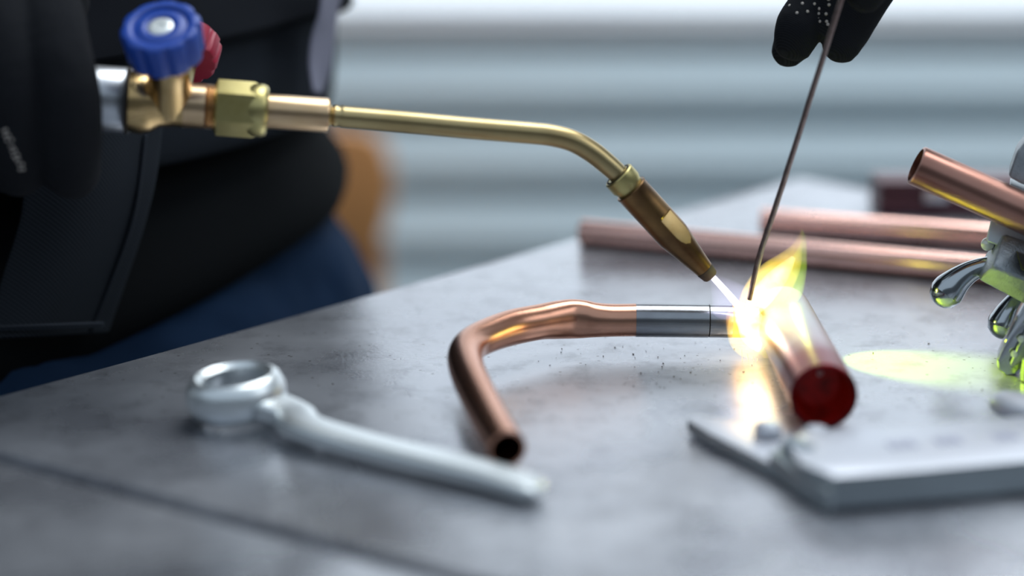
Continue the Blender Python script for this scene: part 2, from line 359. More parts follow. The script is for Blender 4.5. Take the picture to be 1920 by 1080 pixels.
to_local(bend)

# ================================================================== FLAME
def flame_mat(name, col, strength, noise_scale=0, lo=.3, hi=.6):
    m = bpy.data.materials.new(name); m.use_nodes = True; nt = m.node_tree; nt.nodes.clear()
    out = nt.nodes.new('ShaderNodeOutputMaterial'); e = nt.nodes.new('ShaderNodeEmission')
    e.inputs[0].default_value = (*col, 1); e.inputs[1].default_value = strength
    nt.links.new(e.outputs[0], out.inputs['Volume'])
    if noise_scale:
        tc = nt.nodes.new('ShaderNodeTexCoord'); n = nt.nodes.new('ShaderNodeTexNoise'); n.inputs['Scale'].default_value = noise_scale
        nt.links.new(tc.outputs['Object'], n.inputs['Vector'])
        mr = nt.nodes.new('ShaderNodeMapRange'); mr.inputs[1].default_value = lo; mr.inputs[2].default_value = hi
        mr.inputs[3].default_value = strength*.25; mr.inputs[4].default_value = strength
        nt.links.new(n.outputs['Fac'], mr.inputs[0]); nt.links.new(mr.outputs[0], e.inputs[1])
    return m
YF = 0.735
flame = thing('torch_flame', 'bright white and yellow flame burning at the pipe joint', 'flame', at_y(1400, 600, YF))
def blob(name, pts, m, n=8, flat=.75, seg=20):
    """pts (px x, px y, px radius, depth offset): closed tapering body of flame"""
    L = []
    for q_ in pts:
        P = at_y(q_[0], q_[1], YF + (q_[3] if len(q_) > 3 else 0)); r = px(q_[2], P)
        L.append((P.x, P.y, P.z, r*flat, r))
    T_ = (V(L[-1][:3]) - V(L[0][:3])).normalized()
    up_ = V((0, -1, 0)).cross(T_)
    return tube(name, L, m, flame, seg=seg, smooth_n=n, up=up_)
blob('inner_cone', [(1337, 520, 6), (1360, 545, 6.5), (1380, 568, 7), (1398, 588, 6)], flame_mat('jet_white', (0.86, 0.82, 1.0), 1500), 4)['label'] = 'thin violet-white jet from the nozzle'
blob('jet_halo', [(1338, 521, 9), (1355, 542, 26), (1372, 566, 42), (1384, 582, 30)], flame_mat('jet_halo', (0.72, 0.62, 1.0), 22), 4)['label'] = 'faint violet halo around the jet'
white = flame_mat('flame_white', (1.0, 0.84, 0.58), 300, 160, .3, .55)
white2 = flame_mat('flame_pale', (1.0, 0.86, 0.50), 240, 120, .3, .55)
yel = flame_mat('flame_yellow', (1.0, 0.74, 0.10), 120, 120, .25, .6)
gre = flame_mat('flame_green', (0.60, 0.95, 0.03), 95, 90, .3, .6)
org = flame_mat('flame_orange', (1.0, 0.42, 0.08), 85, 120, .3, .6)
blob('flame_core', [(1380, 572, 8), (1396, 588, 22), (1408, 606, 26), (1412, 628, 24), (1418, 646, 14), (1424, 660, 3)], white)
blob('flame_core', [(1404, 590, 12), (1424, 562, 21, 0), (1448, 532, 21, 0), (1470, 506, 15, 0), (1488, 482, 5)], white2)
blob('flame_tongue', [(1396, 600, 16), (1424, 560, 37, -.004), (1452, 526, 39, -.004), (1478, 494, 27, -.002), (1495, 462, 11), (1504, 430, 1)], yel)
blob('flame_tongue', [(1440, 580, 10, -.003), (1470, 545, 34, -.004), (1490, 510, 24, -.002), (1502, 476, 12), (1507, 448, 5), (1503, 428, 1)], gre)
blob('flame_fringe', [(1376, 590, 10), (1388, 618, 27), (1402, 642, 30), (1424, 660, 18), (1440, 674, 2)], yel)
blob('flame_fringe', [(1366, 584, 8), (1384, 600, 30), (1402, 620, 38), (1416, 640, 34), (1428, 652, 10)], org)
blob('flame_fringe', [(1388, 640, 9), (1394, 656, 7), (1396, 668, 1)], yel, 3)
blob('flame_fringe', [(1404, 646, 9), (1414, 660, 8), (1420, 670, 1)], yel, 3)
blob('flame_fringe', [(1424, 640, 12), (1434, 660, 10), (1441, 678, 1)], yel, 3)
blob('flame_tongue', [(1400, 590, 20, .002), (1412, 560, 26, .002), (1436, 528, 26, .002), (1460, 500, 14, .002), (1478, 478, 2)], org)
for (x0, y0, x1, y1) in ((1391, 655, 1392, 688), (1401, 662, 1404, 682), (1412, 668, 1415, 694), (1420, 672, 1421, 712)):
    P = at_y(x0, y0, YF-.004); Q = at_y(x1, y1, YF-.004)
    tube('spark_trail', [(*P, .00012), (*Q, .00006)], mat('spark', (1, .6, .4), .5, emit=((1, .45, .25), 1.6)), flame, seg=8)
def point(name, P, power, col, rad):
    l = bpy.data.lights.new(name, 'POINT'); l.energy = power; l.color = col; l.shadow_soft_size = rad
    o = bpy.data.objects.new(name, l); C.objects.link(o); o.location = P; o.parent = flame; return o
point('flame_light', at_y(1412, 600, YF-.010), 0.010, (1.0, 0.72, 0.38), .004)
point('flame_light', at_y(1492, 520, YF+.002), 0.02, (0.75, 1.0, 0.16), .003)
sl = bpy.data.lights.new('flame_light', 'SPOT'); sl.energy = 1.15; sl.color = (0.70, 1.0, 0.02); sl.shadow_soft_size = .0012  # added narrow spot in the flame, throws the yellow-green pool onto the bench
sl.spot_size = math.radians(52); sl.spot_blend = .75
so = bpy.data.objects.new('flame_light', sl); C.objects.link(so); so.location = at_y(1503, 530, .742); so.parent = flame
so.rotation_euler = (at_z(1700, 684) - so.location).to_track_quat('-Z', 'Y').to_euler()
to_local(flame)

# ================================================================== BRAZING ROD
rod = tube('brazing_rod', [(*at_y(1596, -60, .728), .0014, .0011), (*at_y(1577, 0, .728), .0014, .0011), (*at_y(1500, 245, .728), .00145, .0011), (*at_y(1450, 400, .728), .00145, .0011), (*at_y(1424, 480, .728), .00145, .0011), (*at_y(1405, 562, .728), .0013, .0010)],
           M['rod'], seg=8, smooth_n=6, angle=20)
tag(rod, 'thin brown brazing rod held upright over the flame', 'rod')

# ================================================================== TORCH
torch = thing('gas_torch', 'brass gas torch with blue and red valve knobs and a bent neck', 'torch', at_y(300, 190, .70))
YL, YR = 0.716, 0.737
def ty(x): return YL + (YR - YL) * min(1, max(0, (x - 240) / 1060))
def tp(x, y): return at_y(x, y, ty(x))
axd = (tp(620, 217) - tp(240, 189)).normalized()
def seg_l(name, x0, y0, profile, m, **k):          # profile in px along the axis / px radius
    O = tp(x0, y0); s = px(1, O)
    return lathe(name, [(h*s, r*s) for h, r in profile], O, axd, m, torch, **k)
def axy(x): return 189 + (x - 240) * (217 - 189) / 380
h = seg_l('handle', -150, axy(-150), [(0, 40), (6, 52), (60, 58), (300, 64), (386, 64), (392, 60)], M['steel']); h['label'] = 'brushed steel handle'
seg_l('washer', 236, axy(236), [(0, 60), (1, 63), (5, 63), (6, 60)], M['dark_gap'])
seg_l('valve_body', 240, axy(240)+1, [(0, 48), (4, 57), (24, 60), (44, 55), (60, 44), (86, 41), (104, 42)], M['brass'])
# side fairing of the cast body and the stem boss leaning with each knob
phi = math.radians(33)
kb_axis = (V((0, -math.sin(phi), math.cos(phi))) + V((-0.05, 0, 0))).normalized()
kb_top = at_y(300, 47, ty(300) - .022); s = px(1, kb_top)
base_c = tp(318, axy(318))
sm = V(kb_top) - kb_axis * (96 * s)
tube('valve_body', [(*base_c, 46*s), (*((base_c + sm) / 2), 42*s), (*sm, 40*s), (*(sm + kb_axis*12*s), 30*s)], M['brass'], torch, seg=32, smooth_n=3)
lathe('bolt', [(0, 9*s), (8*s, 9*s), (9*s, 7*s)], base_c + V((-.0105, -.0085, .0075)), V((-.1, -.8, .6)), M['brass'], torch, seg=6)
def flute(n, depth):
    def f(a, i): return 1 - depth * max(0, math.cos(n*a))**1.5 if 1 <= i <= 4 else 1
    return f
R0 = 77*s
kprof = [(-72*s, R0*.86), (-70*s, R0*.94), (-64*s, R0*.96), (-10*s, R0*.995), (-3*s, R0*.97), (0, R0*.90), (0.5*s, R0*.78), (-1*s, R0*.70), (-5*s, R0*.67), (-5*s, R0*.60), (-1*s, R0*.54), (0, R0*.46), (-1*s, R0*.36), (-7*s, R0*.30), (-7*s, .00001)]
knob = lathe('blue_knob', kprof, kb_top, kb_axis, M['blue'], torch, seg=110, shape=flute(10, .10), angle=50); knob['label'] = 'fluted blue plastic valve knob'
lathe('knob_screw', [(-8*s, 24*s), (-3*s, 24*s), (-.5*s, 20*s), (0, 16*s), (-.2*s, 7*s), (-3*s, 6*s), (-3*s, .00001)], kb_top, kb_axis, M['screw'], knob, seg=32)
# red knob, rolled away from the camera behind the blue one
ra = V((0.12, 0.80, 0.58)).normalized(); rc = tp(322, 128) + V((0.0, 0.026, 0.0)); 
rk = lathe('red_knob', [(-8*s, R0*.70), (-6*s, R0*.86), (0, R0*.90), (46*s, R0*.90), (52*s, R0*.82), (52*s, .00001)], rc, ra, M['red'], torch, seg=96, shape=lambda a, i: 1 - .07*max(0, math.cos(12*a))**1.2 if 1 <= i <= 3 else 1, angle=30)
rk['label'] = 'ridged red plastic valve knob'
tube('valve_body', [(*base_c, 34*s), (*(rc - ra*6*s), 30*s)], M['brass_yellow'], torch, seg=24)
seg_l('threaded_collar', 343, axy(343), [(0, 38), (2, 42), (42, 42), (43, 39), (45, 43), (47, 40), (49, 43), (51, 40), (53, 43), (55, 40), (57, 43), (59, 40), (62, 41)], M['brass_pink'])
nut = seg_l('hex_nut', 402, axy(402), [(0, 44), (5, 53), (72, 53), (82, 49), (98, 47)], M['brass_yellow'], seg=6, angle=20, ref=V((0, -.35, 1)))
seg_l('nut_flange', 401, axy(401), [(60, 44), (74, 50), (92, 50), (98, 46), (101, 42)], M['brass_yellow'])
seg_l('sleeve', 498, axy(498), [(0, 30), (2, 33), (114, 33), (118, 31), (119, 22)], M['brass_pink'])
seg_l('neck_collar', 616, axy(616), [(0, 21), (2, 22), (6, 18), (12, 21), (20, 19), (26, 21), (28, 19)], M['brass_tube'])
neck_px = [(640, 219, 20.5), (760, 229, 20.5), (880, 240, 20.5), (990, 249, 20.5), (1035, 254, 20.5), (1075, 265, 20.5), (1110, 285, 20.5), (1140, 309, 20), (1163, 330, 19)]
tube('neck', [(*tp(x, y), px(r, tp(x, y))) for x, y, r in neck_px], M['brass_tube'], torch, seg=36, smooth_n=8)
n0, n1 = tp(1158, 327), at_y(1333, 519, YR); nd = (n1 - n0).normalized(); sN = px(1, n0)
lathe('collar', [(0, 22*sN), (1*sN, 29*sN), (3*sN, 31*sN), (24*sN, 31*sN), (30*sN, 28*sN), (44*sN, 27*sN)], n0, nd, M['brass_yellow'], torch, seg=40)
Ln = (n1 - n0).length
lathe('collar_seam', [(0.2*sN, 22*sN), (-.8*sN, 24*sN), (.2*sN, 27*sN)], n0, nd, M['dark_gap'], torch, seg=40)
fa = V((0, 0, 1)); fN = (fa - nd * nd.z).normalized(); fB = nd.cross(fN)      # the frame lathe() uses
fdir = (nd.cross(V((0, 1, 0))) * -1.0); fdir = fdir if fdir.z > 0 else -fdir
fdir = (fdir.normalized()*0.62 + V((0, -0.78, 0))); fdir = (fdir - nd*fdir.dot(nd)).normalized()
fa0 = math.atan2(fdir.dot(fB), fdir.dot(fN))
nprof = [(36, 24), (37, 32), (39, 33), (42, 32), (80, 32), (110, 32), (112, 32)] + [(112 + 4*k, None) for k in range(1, 28)] + [(228, 21.3), (Ln*.93/sN, 17.5)]
def nrad(h_): return 32 if h_ < 150 else 32 - (h_-150)*.02 if h_ < 160 else 31.8 - (h_-160)*.152
nprof = [(h_, r_ if r_ else nrad(h_)) for h_, r_ in nprof]
def fshape(a, i):
    a_ = PI/2 - a if False else a; r_ = nprof[i][1]
    # lathe angle: direction = B cos a + N sin a
    d_ = (math.cos(a)*math.sin(fa0) + math.sin(a)*math.cos(fa0))
    if 114 < nprof[i][0] < 224 and d_ > .2: return min(1, 27.2/(r_*d_))
    return 1
noz = lathe('nozzle', [(h_*sN, r_*sN) for h_, r_ in nprof], n0, nd, M['nozzle'], torch, seg=96, angle=25, shape=fshape)
# milled flat on the nozzle
fm = Matrix.Translation(n0 + nd*140*sN + fdir*24.2*sN) @ Matrix((( *nd, 0), (*fdir.cross(nd), 0), (*fdir, 0), (0, 0, 0, 1))).transposed()
fm = Matrix.Translation(n0 + nd*160*sN + fdir*27.5*sN)
Rm = Matrix.Identity(3); Rm.col[0] = nd; Rm.col[1] = fdir.cross(nd); Rm.col[2] = fdir
fm = fm @ Rm.to_4x4()
poly = [(-44*sN, -16*sN), (0*sN, -16*sN), (12*sN, -14*sN), (22*sN, -9*sN), (28*sN, 0), (22*sN, 9*sN), (12*sN, 14*sN), (0, 16*sN), (-44*sN, 16*sN)]
prism('milled_flat', poly, -2*sN, 0, M['nozzle_facet'], noz, bevel=.00008, mtx=fm)
lathe('nozzle_tip', [(Ln*.925, 17.4*sN), (Ln*.93, 18.2*sN), (Ln*.99, 15.5*sN), (Ln, 13.5*sN), (Ln, 5*sN), (Ln-.003, 5*sN)], n0, nd, M['nozzle_tip'], torch, seg=32)['label'] = 'soot-darkened tip'
to_local(torch)

# ================================================================== LOOSE TUBES
def loose_tube(a, b, r, label, m):
    P = at_z(*a, r); Q = at_z(*b, r)
    d = (Q - P).normalized(); L = (Q-P).length + .12
    o = lathe('copper_tube', [(0, r-.001), (0.0003, r), (L, r), (L, r-.001), (L*.5, r-.0011), (.001, r-.001)], (0, 0, 0), (0, 0, 1), m, seg=40, closed=True)
    o.location = P; o.rotation_mode = 'QUATERNION'; o.rotation_quaternion = V((0, 0, 1)).rotation_difference(d)
    return tag(o, label, 'pipe', 'loose copper tubes on the workbench')
loose_tube((1090, 435), (1740, 495), .0061, 'long pink copper tube lying behind the torch nozzle and flame', M['copper_dull'])
loose_tube((1428, 413), (1840, 443), .0060, 'copper tube lying farthest back on the workbench, behind the brazing rod', M['copper_dull'])

# ================================================================== CLAMP WITH RAISED TUBE
YC = 0.735
def cpt(x, y, dy=0): return at_y(x, y, YC + dy)
hp = cpt(1717, 309); hq = cpt(1935, 402, .004); hr = px(38, hp)
hd = (hq - hp).normalized(); LH = (hq-hp).length + .06
held = lathe('copper_tube', [(0, hr-.0011), (.0003, hr-.0002), (.0008, hr), (LH, hr), (LH, hr-.0011), (LH*.5, hr-.0012), (.001, hr-.0011)], (0, 0, 0), (0, 0, 1), M['copper_brown'], seg=64, closed=True)
held.location = hp; held.rotation_mode = 'QUATERNION'
# turn the mouth a little away from the camera
hd2 = (hd + V((0, -0.16, 0))).normalized(); held.rotation_quaternion = V((0, 0, 1)).rotation_difference(hd2)
tag(held, 'brown copper tube held up at an angle in the silver clamp', 'pipe')
clamp = thing('tube_clamp', 'silver cast tube clamp with drop-shaped wing levers on the workbench', 'clamp', at_z(1905, 712))
def cl_poly(name, P, dy, depth, m, bevel=.0012, lab=None):
    """outline in photo pixels at its own distance, given real depth away from the viewer"""
    pts = [cpt(x, y, dy) for x, y in P]; c = sum(pts, V()) / len(pts)
    bm = bmesh.new(); a = [bm.verts.new(p) for p in pts]; b = [bm.verts.new(p + V((0.25*depth, depth, 0.05*depth))) for p in pts]
    n = len(pts); bm.faces.new(a); bm.faces.new(b[::-1])
    for i in range(n): bm.faces.new((a[i], b[i], b[(i+1) % n], a[(i+1) % n]))
    bmesh.ops.recalc_face_normals(bm, faces=bm.faces)
    bmesh.ops.bevel(bm, geom=list(bm.edges), offset=bevel, segments=3, affect='EDGES', profile=.6)
    o = finish(name, bm, m, clamp, angle=35)
    if lab: o['label'] = lab
    return o
# cast block: upper face, front lower face and left cheek built as a slanted solid
def solid(name, corners, m, bevel=.001):
    bm = bmesh.new(); vs = [bm.verts.new(p) for p in corners]
    bmesh.ops.convex_hull(bm, input=vs)
    bmesh.ops.dissolve_limit(bm, angle_limit=.05, verts=bm.verts, edges=bm.edges)
    bmesh.ops.recalc_face_normals(bm, faces=bm.faces)
    bmesh.ops.bevel(bm, geom=list(bm.edges), offset=bevel, segments=3, affect='EDGES', profile=.6)
    return finish(name, bm, m, clamp, angle=35)
solid('cast_block', [cpt(1883, 438, -.002), cpt(1990, 474, -.002), cpt(1862, 500, -.012), cpt(1968, 545, -.012), cpt(1834, 524, -.004), cpt(1962, 592, -.004),
                     cpt(1846, 480, .010), cpt(1872, 446, .014), cpt(1990, 490, .016), cpt(1962, 575, .014), cpt(1836, 510, .010)], M['cast'], .0012)
solid('cast_block', [cpt(1905, 470, -.014), cpt(1990, 500, -.014), cpt(1915, 505, -.014), cpt(1990, 540, -.014), cpt(1905, 470, -.004), cpt(1990, 500, -.004), cpt(1915, 505, -.004), cpt(1990, 540, -.004)], M['dark_gap'], .0006)
solid('jaw_plate', [cpt(1862, 396, .003), cpt(1990, 450, .003), cpt(1848, 452, -.001), cpt(1990, 505, -.001), cpt(1862, 396, .016), cpt(1990, 450, .016), cpt(1850, 452, .016), cpt(1990, 505, .016)], M['frost'], .0015)
lathe('rivet', [(0, .0026), (.0012, .0024), (.002, .0012), (.0022, .00001)], cpt(1852, 458, .004), V((-.3, -1, .2)), M['screw'], clamp, seg=20)
lathe('rivet', [(0, .0014), (.0008, .0012), (.0012, .00001)], cpt(1886, 421, .004), V((-.2, -1, .3)), M['screw'], clamp, seg=16)
# drop-shaped wing levers
def wing(path, dy):
    bm = bmesh.new(); L = []
    for x, y, r in path:
        P = cpt(x, y, dy); L.append((P.x, P.y, P.z, px(r, P), px(r, P)))
    chain(bm, L, 36, 8); o = finish('wing_lever', bm, M['cast_smooth'], clamp, angle=80); return o
wing([(1880, 492, 14), (1850, 498, 17), (1822, 508, 20), (1799, 523, 25), (1782, 539, 31), (1774, 549, 32)], .004)
wing([(1925, 545, 14), (1908, 562, 19), (1894, 584, 26), (1886, 601, 31), (1883, 608, 32)], .012)
# lower gripping arm reaching the bench
cl_poly('gripping_arm', [(1960, 520), (1926, 560), (1905, 596), (1884, 640), (1868, 676), (1870, 694), (1886, 706), (1905, 705), (1925, 690), (1990, 640), (1990, 540)], -.022, .010, M['cast_smooth'], .0016)
cl_poly('gripping_arm', [(1962, 560), (1930, 610), (1908, 650), (1893, 684), (1899, 690), (1925, 672), (1990, 610)], -.0245, .004, M['cast'], .0010)
for (x, y) in ((1925, 612), (1912, 640), (1899, 668)):
    lathe('grip_tooth', [(0, .0014), (.0008, .0012), (.0009, .0006)], cpt(x+3, y-4, -.0236), V((-.6, -1, 0.1)), M['screw'], clamp, seg=12)
lathe('foot_screw', [(-.002, .0030), (0, .0034), (.006, .0034), (.007, .002), (.02, .002)], at_z(1930, 704, .0022), V((.1, .1, 1)), M['tool_side'], clamp, seg=24)
cl_poly('upper_lever', [(1925, 262), (1906, 285), (1890, 332), (1912, 345), (1990, 372), (1990, 262)], .000, .014, M['cast'], .0016)
cl_poly('upper_lever', [(1893, 345), (1990, 385), (1990, 400), (1896, 362)], .004, .010, M['frost'], .0008)
cl_poly('clamp_post', [(1955, 300), (1990, 300), (2010, 560), (1970, 560)], .016, .012, M['cast'], .0016)
to_local(clamp)

# ================================================================== RING SPANNER (left)
sp_ = thing('ring_spanner', 'satin ring spanner lying alone on the bench before the bent tube', 'wrench', at_z(450, 800))
zc = .0105
rc_ = at_z(443, 738, zc)
hA = at_z(520, 790, .007); hB = at_z(900, 886, .0045); hdv = (hB - hA); hdv.z = 0; hdv.normalize(); sd = V((-hdv.y, hdv.x, 0))
tiltq = Quaternion(sd, math.radians(-7))
naxis = tiltq @ V((0, 0, 1)); naxis = (naxis + V((.02, -.10, 0))).normalized()
Ro, Ri, hh = .0174, .0112, .0072
def dod(a, i): return 1 - (.07*abs(math.sin(6*a)) if i in (5, 6, 7, 8) else 0)
ring = lathe('ring_head', [(-hh, Ri+.0018), (-hh*.8, Ro-.0015), (-hh*.3, Ro), (hh*.3, Ro), (hh*.85, Ro-.0018), (hh, Ri+.0022), (hh*.75, Ri), (-hh*.75, Ri)], rc_, naxis, M['chrome_tool'], sp_, seg=72, closed=True, angle=50)
# handle bar: cranked, flat section
def bar(name, pts, m, parent, seg=24):
    return tube(name, pts, m, parent, seg=40, smooth_n=6, angle=60, sq=.55)
st = rc_ + hdv*(Ro-.003)
bar('shank', [(*(st + V((0, 0, -.002))), .0080, .0040), (*(st + hdv*.010 + V((0, 0, -.0035))), .0076, .0036), (*(hA + hdv*.012), .0076, .0034), (*(hA + hdv*.04 - V((0, 0, .0018))), .0078, .0030),
              (*hB, .0078, .0030), (*(at_z(985, 912, .004)), .0072, .0027), (*(at_z(1003, 917, .0038)), .0066, .0024), (*(at_z(1016, 921, .0034)), .0040, .0012)], M['chrome_tool'], sp_)
to_local(sp_)

# ================================================================== ADJUSTABLE WRENCH (front right)
aw = thing('adjustable_wrench', 'wide flat silver wrench with a pointed jaw in front of the wide pipe', 'wrench', at_z(1600, 940))
def zp(x, y, z): P = at_z(x, y, z); return (P.x, P.y)
z1 = .0125
prism('handle', [zp(1565, 893, z1), zp(1500, 868, z1), zp(1478, 835, z1), zp(1500, 808, z1), zp(1600, 800, z1), zp(1760, 790, z1), zp(1925, 778, z1), zp(2150, 762, z1), zp(2150, 846, z1), zp(1925, 862, z1), zp(1740, 879, z1)],
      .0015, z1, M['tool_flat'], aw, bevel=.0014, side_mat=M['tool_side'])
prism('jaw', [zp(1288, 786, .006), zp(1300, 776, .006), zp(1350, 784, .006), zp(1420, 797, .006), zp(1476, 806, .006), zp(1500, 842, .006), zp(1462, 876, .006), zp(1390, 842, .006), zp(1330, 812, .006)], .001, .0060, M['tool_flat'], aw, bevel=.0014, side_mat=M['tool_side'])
P1 = at_z(1470, 880, .006); P2 = at_z(1560, 925, .006)
prism('worm_housing', [zp(1440, 862, .006), zp(1478, 842, .006), zp(1560, 885, .006), zp(1575, 925, .006), zp(1555, 935, .006), zp(1500, 905, .006)], .001, .0085, M['tool_side'], aw, bevel=.0012)
pw = at_z(1478, 838, .010)
wp = []
for k in range(13): wp.append((k*.0009, .0040 if k % 2 else .0032))
lathe('worm_screw', wp, pw, (at_z(1545, 868, .010) - pw), M['tool_side'], aw, seg=24)
for (x, y, wd) in ((1530, 815, 5), (1440, 805, 5)):
    P = at_z(x, y, .0085); lathe('rivet', [(0, .0048), (.003, .0046), (.0046, .0030), (.005, .00001)], P - V((0, 0, .002)), V((0, 0, 1)), M['tool_flat'], aw, seg=24)
for (x, y, L_) in ((1690, 833, .0095), (1778, 826, .0085), (1885, 818, .0075)):
    c = at_z(x, y, z1 + .0001); rz = math.atan2(*(V(zp(1925, 862, z1)) - V(zp(1740, 879, z1))).yx)
    for j in range(3):
        box('stamped_mark', c + V((math.cos(rz), math.sin(rz), 0)) * (j-1)*L_*.36, (L_*.24, .0058, .0005), M['mark'], aw, bevel=.0001, rot=Matrix.Rotation(rz, 4, 'Z'))
to_local(aw)
# chrome tool tip at the frame edge
bt_ = thing('chrome_spanner', 'rounded chrome tool end beside the clamp foot at the right edge', 'wrench', at_z(1900, 790))
tube('shank', [(*at_z(1868, 752, .0050), .0030, .0018), (*at_z(1874, 753, .0052), .0055, .0036), (*at_z(1890, 757, .0054), .0075, .0044), (*at_z(1930, 768, .0056), .0082, .0046), (*at_z(2080, 808, .0056), .0082, .0046)], M['tool_flat'], bt_, seg=36, smooth_n=6, angle=60)
to_local(bt_)

# ================================================================== CRUMBS
bm = bmesh.new()
for k in range(85):
    x, y = random.uniform(620, 1860), random.uniform(560, 760)
    if k % 3: x = random.uniform(1000, 1420); y = random.uniform(640, 730)
    P = at_z(x, y, .0002); r = random.uniform(.00008, .00034)
    bmesh.ops.create_icosphere(bm, subdivisions=1, radius=r, matrix=Matrix.Translation(P) @ Matrix.Rotation(random.random()*6, 4, 'Z') @ Matrix.Diagonal((random.uniform(.8, 2.2), 1, .6, 1)))
cr = finish('crumbs', bm, M['crumb'], smooth=False); cr['kind'] = 'stuff'; tag(cr, 'tiny dark metal crumbs scattered on the workbench plate', 'crumbs')

# ================================================================== PERSON
def remeshed(name, bm, m, parent, vox, sub=0, disp=None, sm_it=4):
    o = finish(name, bm, m, parent)
    r = o.modifiers.new('remesh', 'REMESH'); r.mode = 'VOXEL'; r.voxel_size = vox; r.use_smooth_shade = True
    if sm_it:
        s_ = o.modifiers.new('smooth', 'SMOOTH'); s_.iterations = sm_it; s_.factor = .5
    if disp:
        tx = bpy.data.textures.new(name + '_folds', 'CLOUDS'); tx.noise_scale = disp[0]
        d = o.modifiers.new('folds', 'DISPLACE'); d.texture = tx; d.strength = disp[1]; d.mid_level = .5
    return o
fc = V((.74, -.67, 0)); rt = V((-.67, -.74, 0))            # facing, person's right
pc = V((-.268, .955, 0))                                    # body centre
def body_ring(z, off, a, b, tilt=0.0):
    """ellipse ring: off along facing, a lateral half width, b depth half"""
    return (pc.x + fc.x*off, pc.y + fc.y*off, z, a, b)
# --- body under the clothes: torso, neck, head, both arms and legs, one surface
bm = bmesh.new()
RS = pc + rt*.185 + fc*.02 + V((0, 0, .50)); LS = pc - rt*.185 + fc*.02 + V((0, 0, .50))
RE = V((-.46, .74, .235)); RW = V((-.262, .742, .150)); LE = V((.13, 1.04, .30)); LW = V((.232, .835, .262))
chain(bm, [body_ring(-.14, 0, .15, .10), body_ring(-.02, 0, .14, .095), body_ring(.12, .005, .13, .09), body_ring(.3, .015, .15, .10), body_ring(.43, .02, .16, .095), body_ring(.50, .025, .13, .07)], 24, 4, up=fc)
hd_ = pc + fc*.10 + V((0, 0, .70))
chain(bm, [(*(pc + fc*.03 + V((0, 0, .48))), .06), (*(pc + fc*.06 + V((0, 0, .59))), .052), (*(pc + fc*.08 + V((0, 0, .63))), .055)])
chain(bm, [(*(hd_ + V((0, 0, -.06)) + fc*.03), .05, .058), (*hd_, .07, .088), (*(hd_ + V((0, 0, .07)) - fc*.005), .055, .075)], up=fc)
chain(bm, [(*(hd_ + fc*.085 + V((0, 0, .02))), .008), (*(hd_ + fc*.108 + V((0, 0, -.022))), .014)], 12)      # nose
for s_ in (-1, 1): chain(bm, [(*(hd_ + rt*s_*.072 + V((0, 0, .02))), .012, .018), (*(hd_ + rt*s_*.074 + V((0, 0, -.02))), .010, .014)], 12)
chain(bm, [(*RS, .055), (*((RS+RE)/2), .047), (*RE, .040), (*((RE+RW)/2), .036), (*RW, .028)])
chain(bm, [(*LS, .055), (*((LS+LE)/2), .047), (*LE, .040), (*((LE+LW)/2), .036), (*LW, .028)])
for s_ in (-1, 1):
    hip = pc + rt*s_*.085 + V((0, 0, -.12))
    chain(bm, [(*hip, .085), (*(hip + V((0, 0, -.25)) + fc*.02), .07), (*(hip + V((0, 0, -.40)) + fc*.02), .055), (*(hip + V((0, 0, -.58)) - fc*.01), .05), (*(hip + V((0, 0, -.73))), .035)])
    chain(bm, [(*(hip + V((0, 0, -.745)) - fc*.04), .035), (*(hip + V((0, 0, -.755)) + fc*.12), .03)])
person = remeshed('person', bm, M['skin'], None, .006)
tag(person, 'person in black jacket, black gloves and dark blue jeans brazing at the workbench', 'person')
bm = bmesh.new(); chain(bm, [(*(hd_ + V((0, 0, .03)) - fc*.035), .070, .070), (*(hd_ + V((0, 0, .085)) - fc*.01), .068, .078)], up=fc)
remeshed('hair', bm, M['hair'], person, .006, disp=(.02, .008))
# boots
for s_ in (-1, 1):
    hip = pc + rt*s_*.085 + V((0, 0, -.12)); bm = bmesh.new()
    chain(bm, [(*(hip + V((0, 0, -.66))), .048), (*(hip + V((0, 0, -.73))), .046)])
    chain(bm, [(*(hip + V((0, 0, -.738)) - fc*.05), .040, .040), (*(hip + V((0, 0, -.740)) + fc*.14), .042, .036)])
    remeshed('boot', bm, M['shirt'], person, .007)
# jeans
bm = bmesh.new()
chain(bm, [body_ring(-.20, .02, .20, .15), body_ring(-.10, .028, .205, .152), body_ring(-.04, .026, .200, .146), body_ring(.0, .018, .172, .130)], 32, 4, up=fc)
for s_ in (-1, 1):
    hip = pc + rt*s_*.092 + V((0, 0, -.13))
    chain(bm, [(*hip, .105), (*(hip + V((0, 0, -.25)) + fc*.02), .085), (*(hip + V((0, 0, -.40)) + fc*.02), .070), (*(hip + V((0, 0, -.66))), .058)])
remeshed('jeans', bm, M['jeans'], person, .005, disp=(.05, .012))
# shirt below the jacket hem, cut on a slant
def slanted(name, rings, m, seg=72, slope=0.0, folds=0.0, nf=7, thick=.004, ph=0):
    """open shell around the body: rings (z, off, a, b, wobble)"""
    bm = bmesh.new(); R_ = []
    for i, (z, off, a, b, tilt) in enumerate(rings):
        ring_ = []
        for k in range(seg):
            t = 2*PI*k/seg; wob = 1 + folds*math.sin(nf*t + ph + i*.35)*(.4 + .6*math.sin(3*t + i))
            p = pc + fc*off + rt*(math.cos(t)*a*wob) + fc*(math.sin(t)*b*wob)
            ring_.append(bm.verts.new((p.x, p.y, z + tilt*(p.x - pc.x))))
        R_.append(ring_)
    for i in range(len(R_)-1):
        for k in range(seg): bm.faces.new((R_[i][k], R_[i][(k+1) % seg], R_[i+1][(k+1) % seg], R_[i+1][k]))
    o = finish(name, bm, m, person, angle=70)
    s_ = o.modifiers.new('thickness', 'SOLIDIFY'); s_.thickness = thick; s_.offset = -1
    u = o.modifiers.new('soft', 'SUBSURF'); u.levels = 1; u.render_levels = 1
    return o
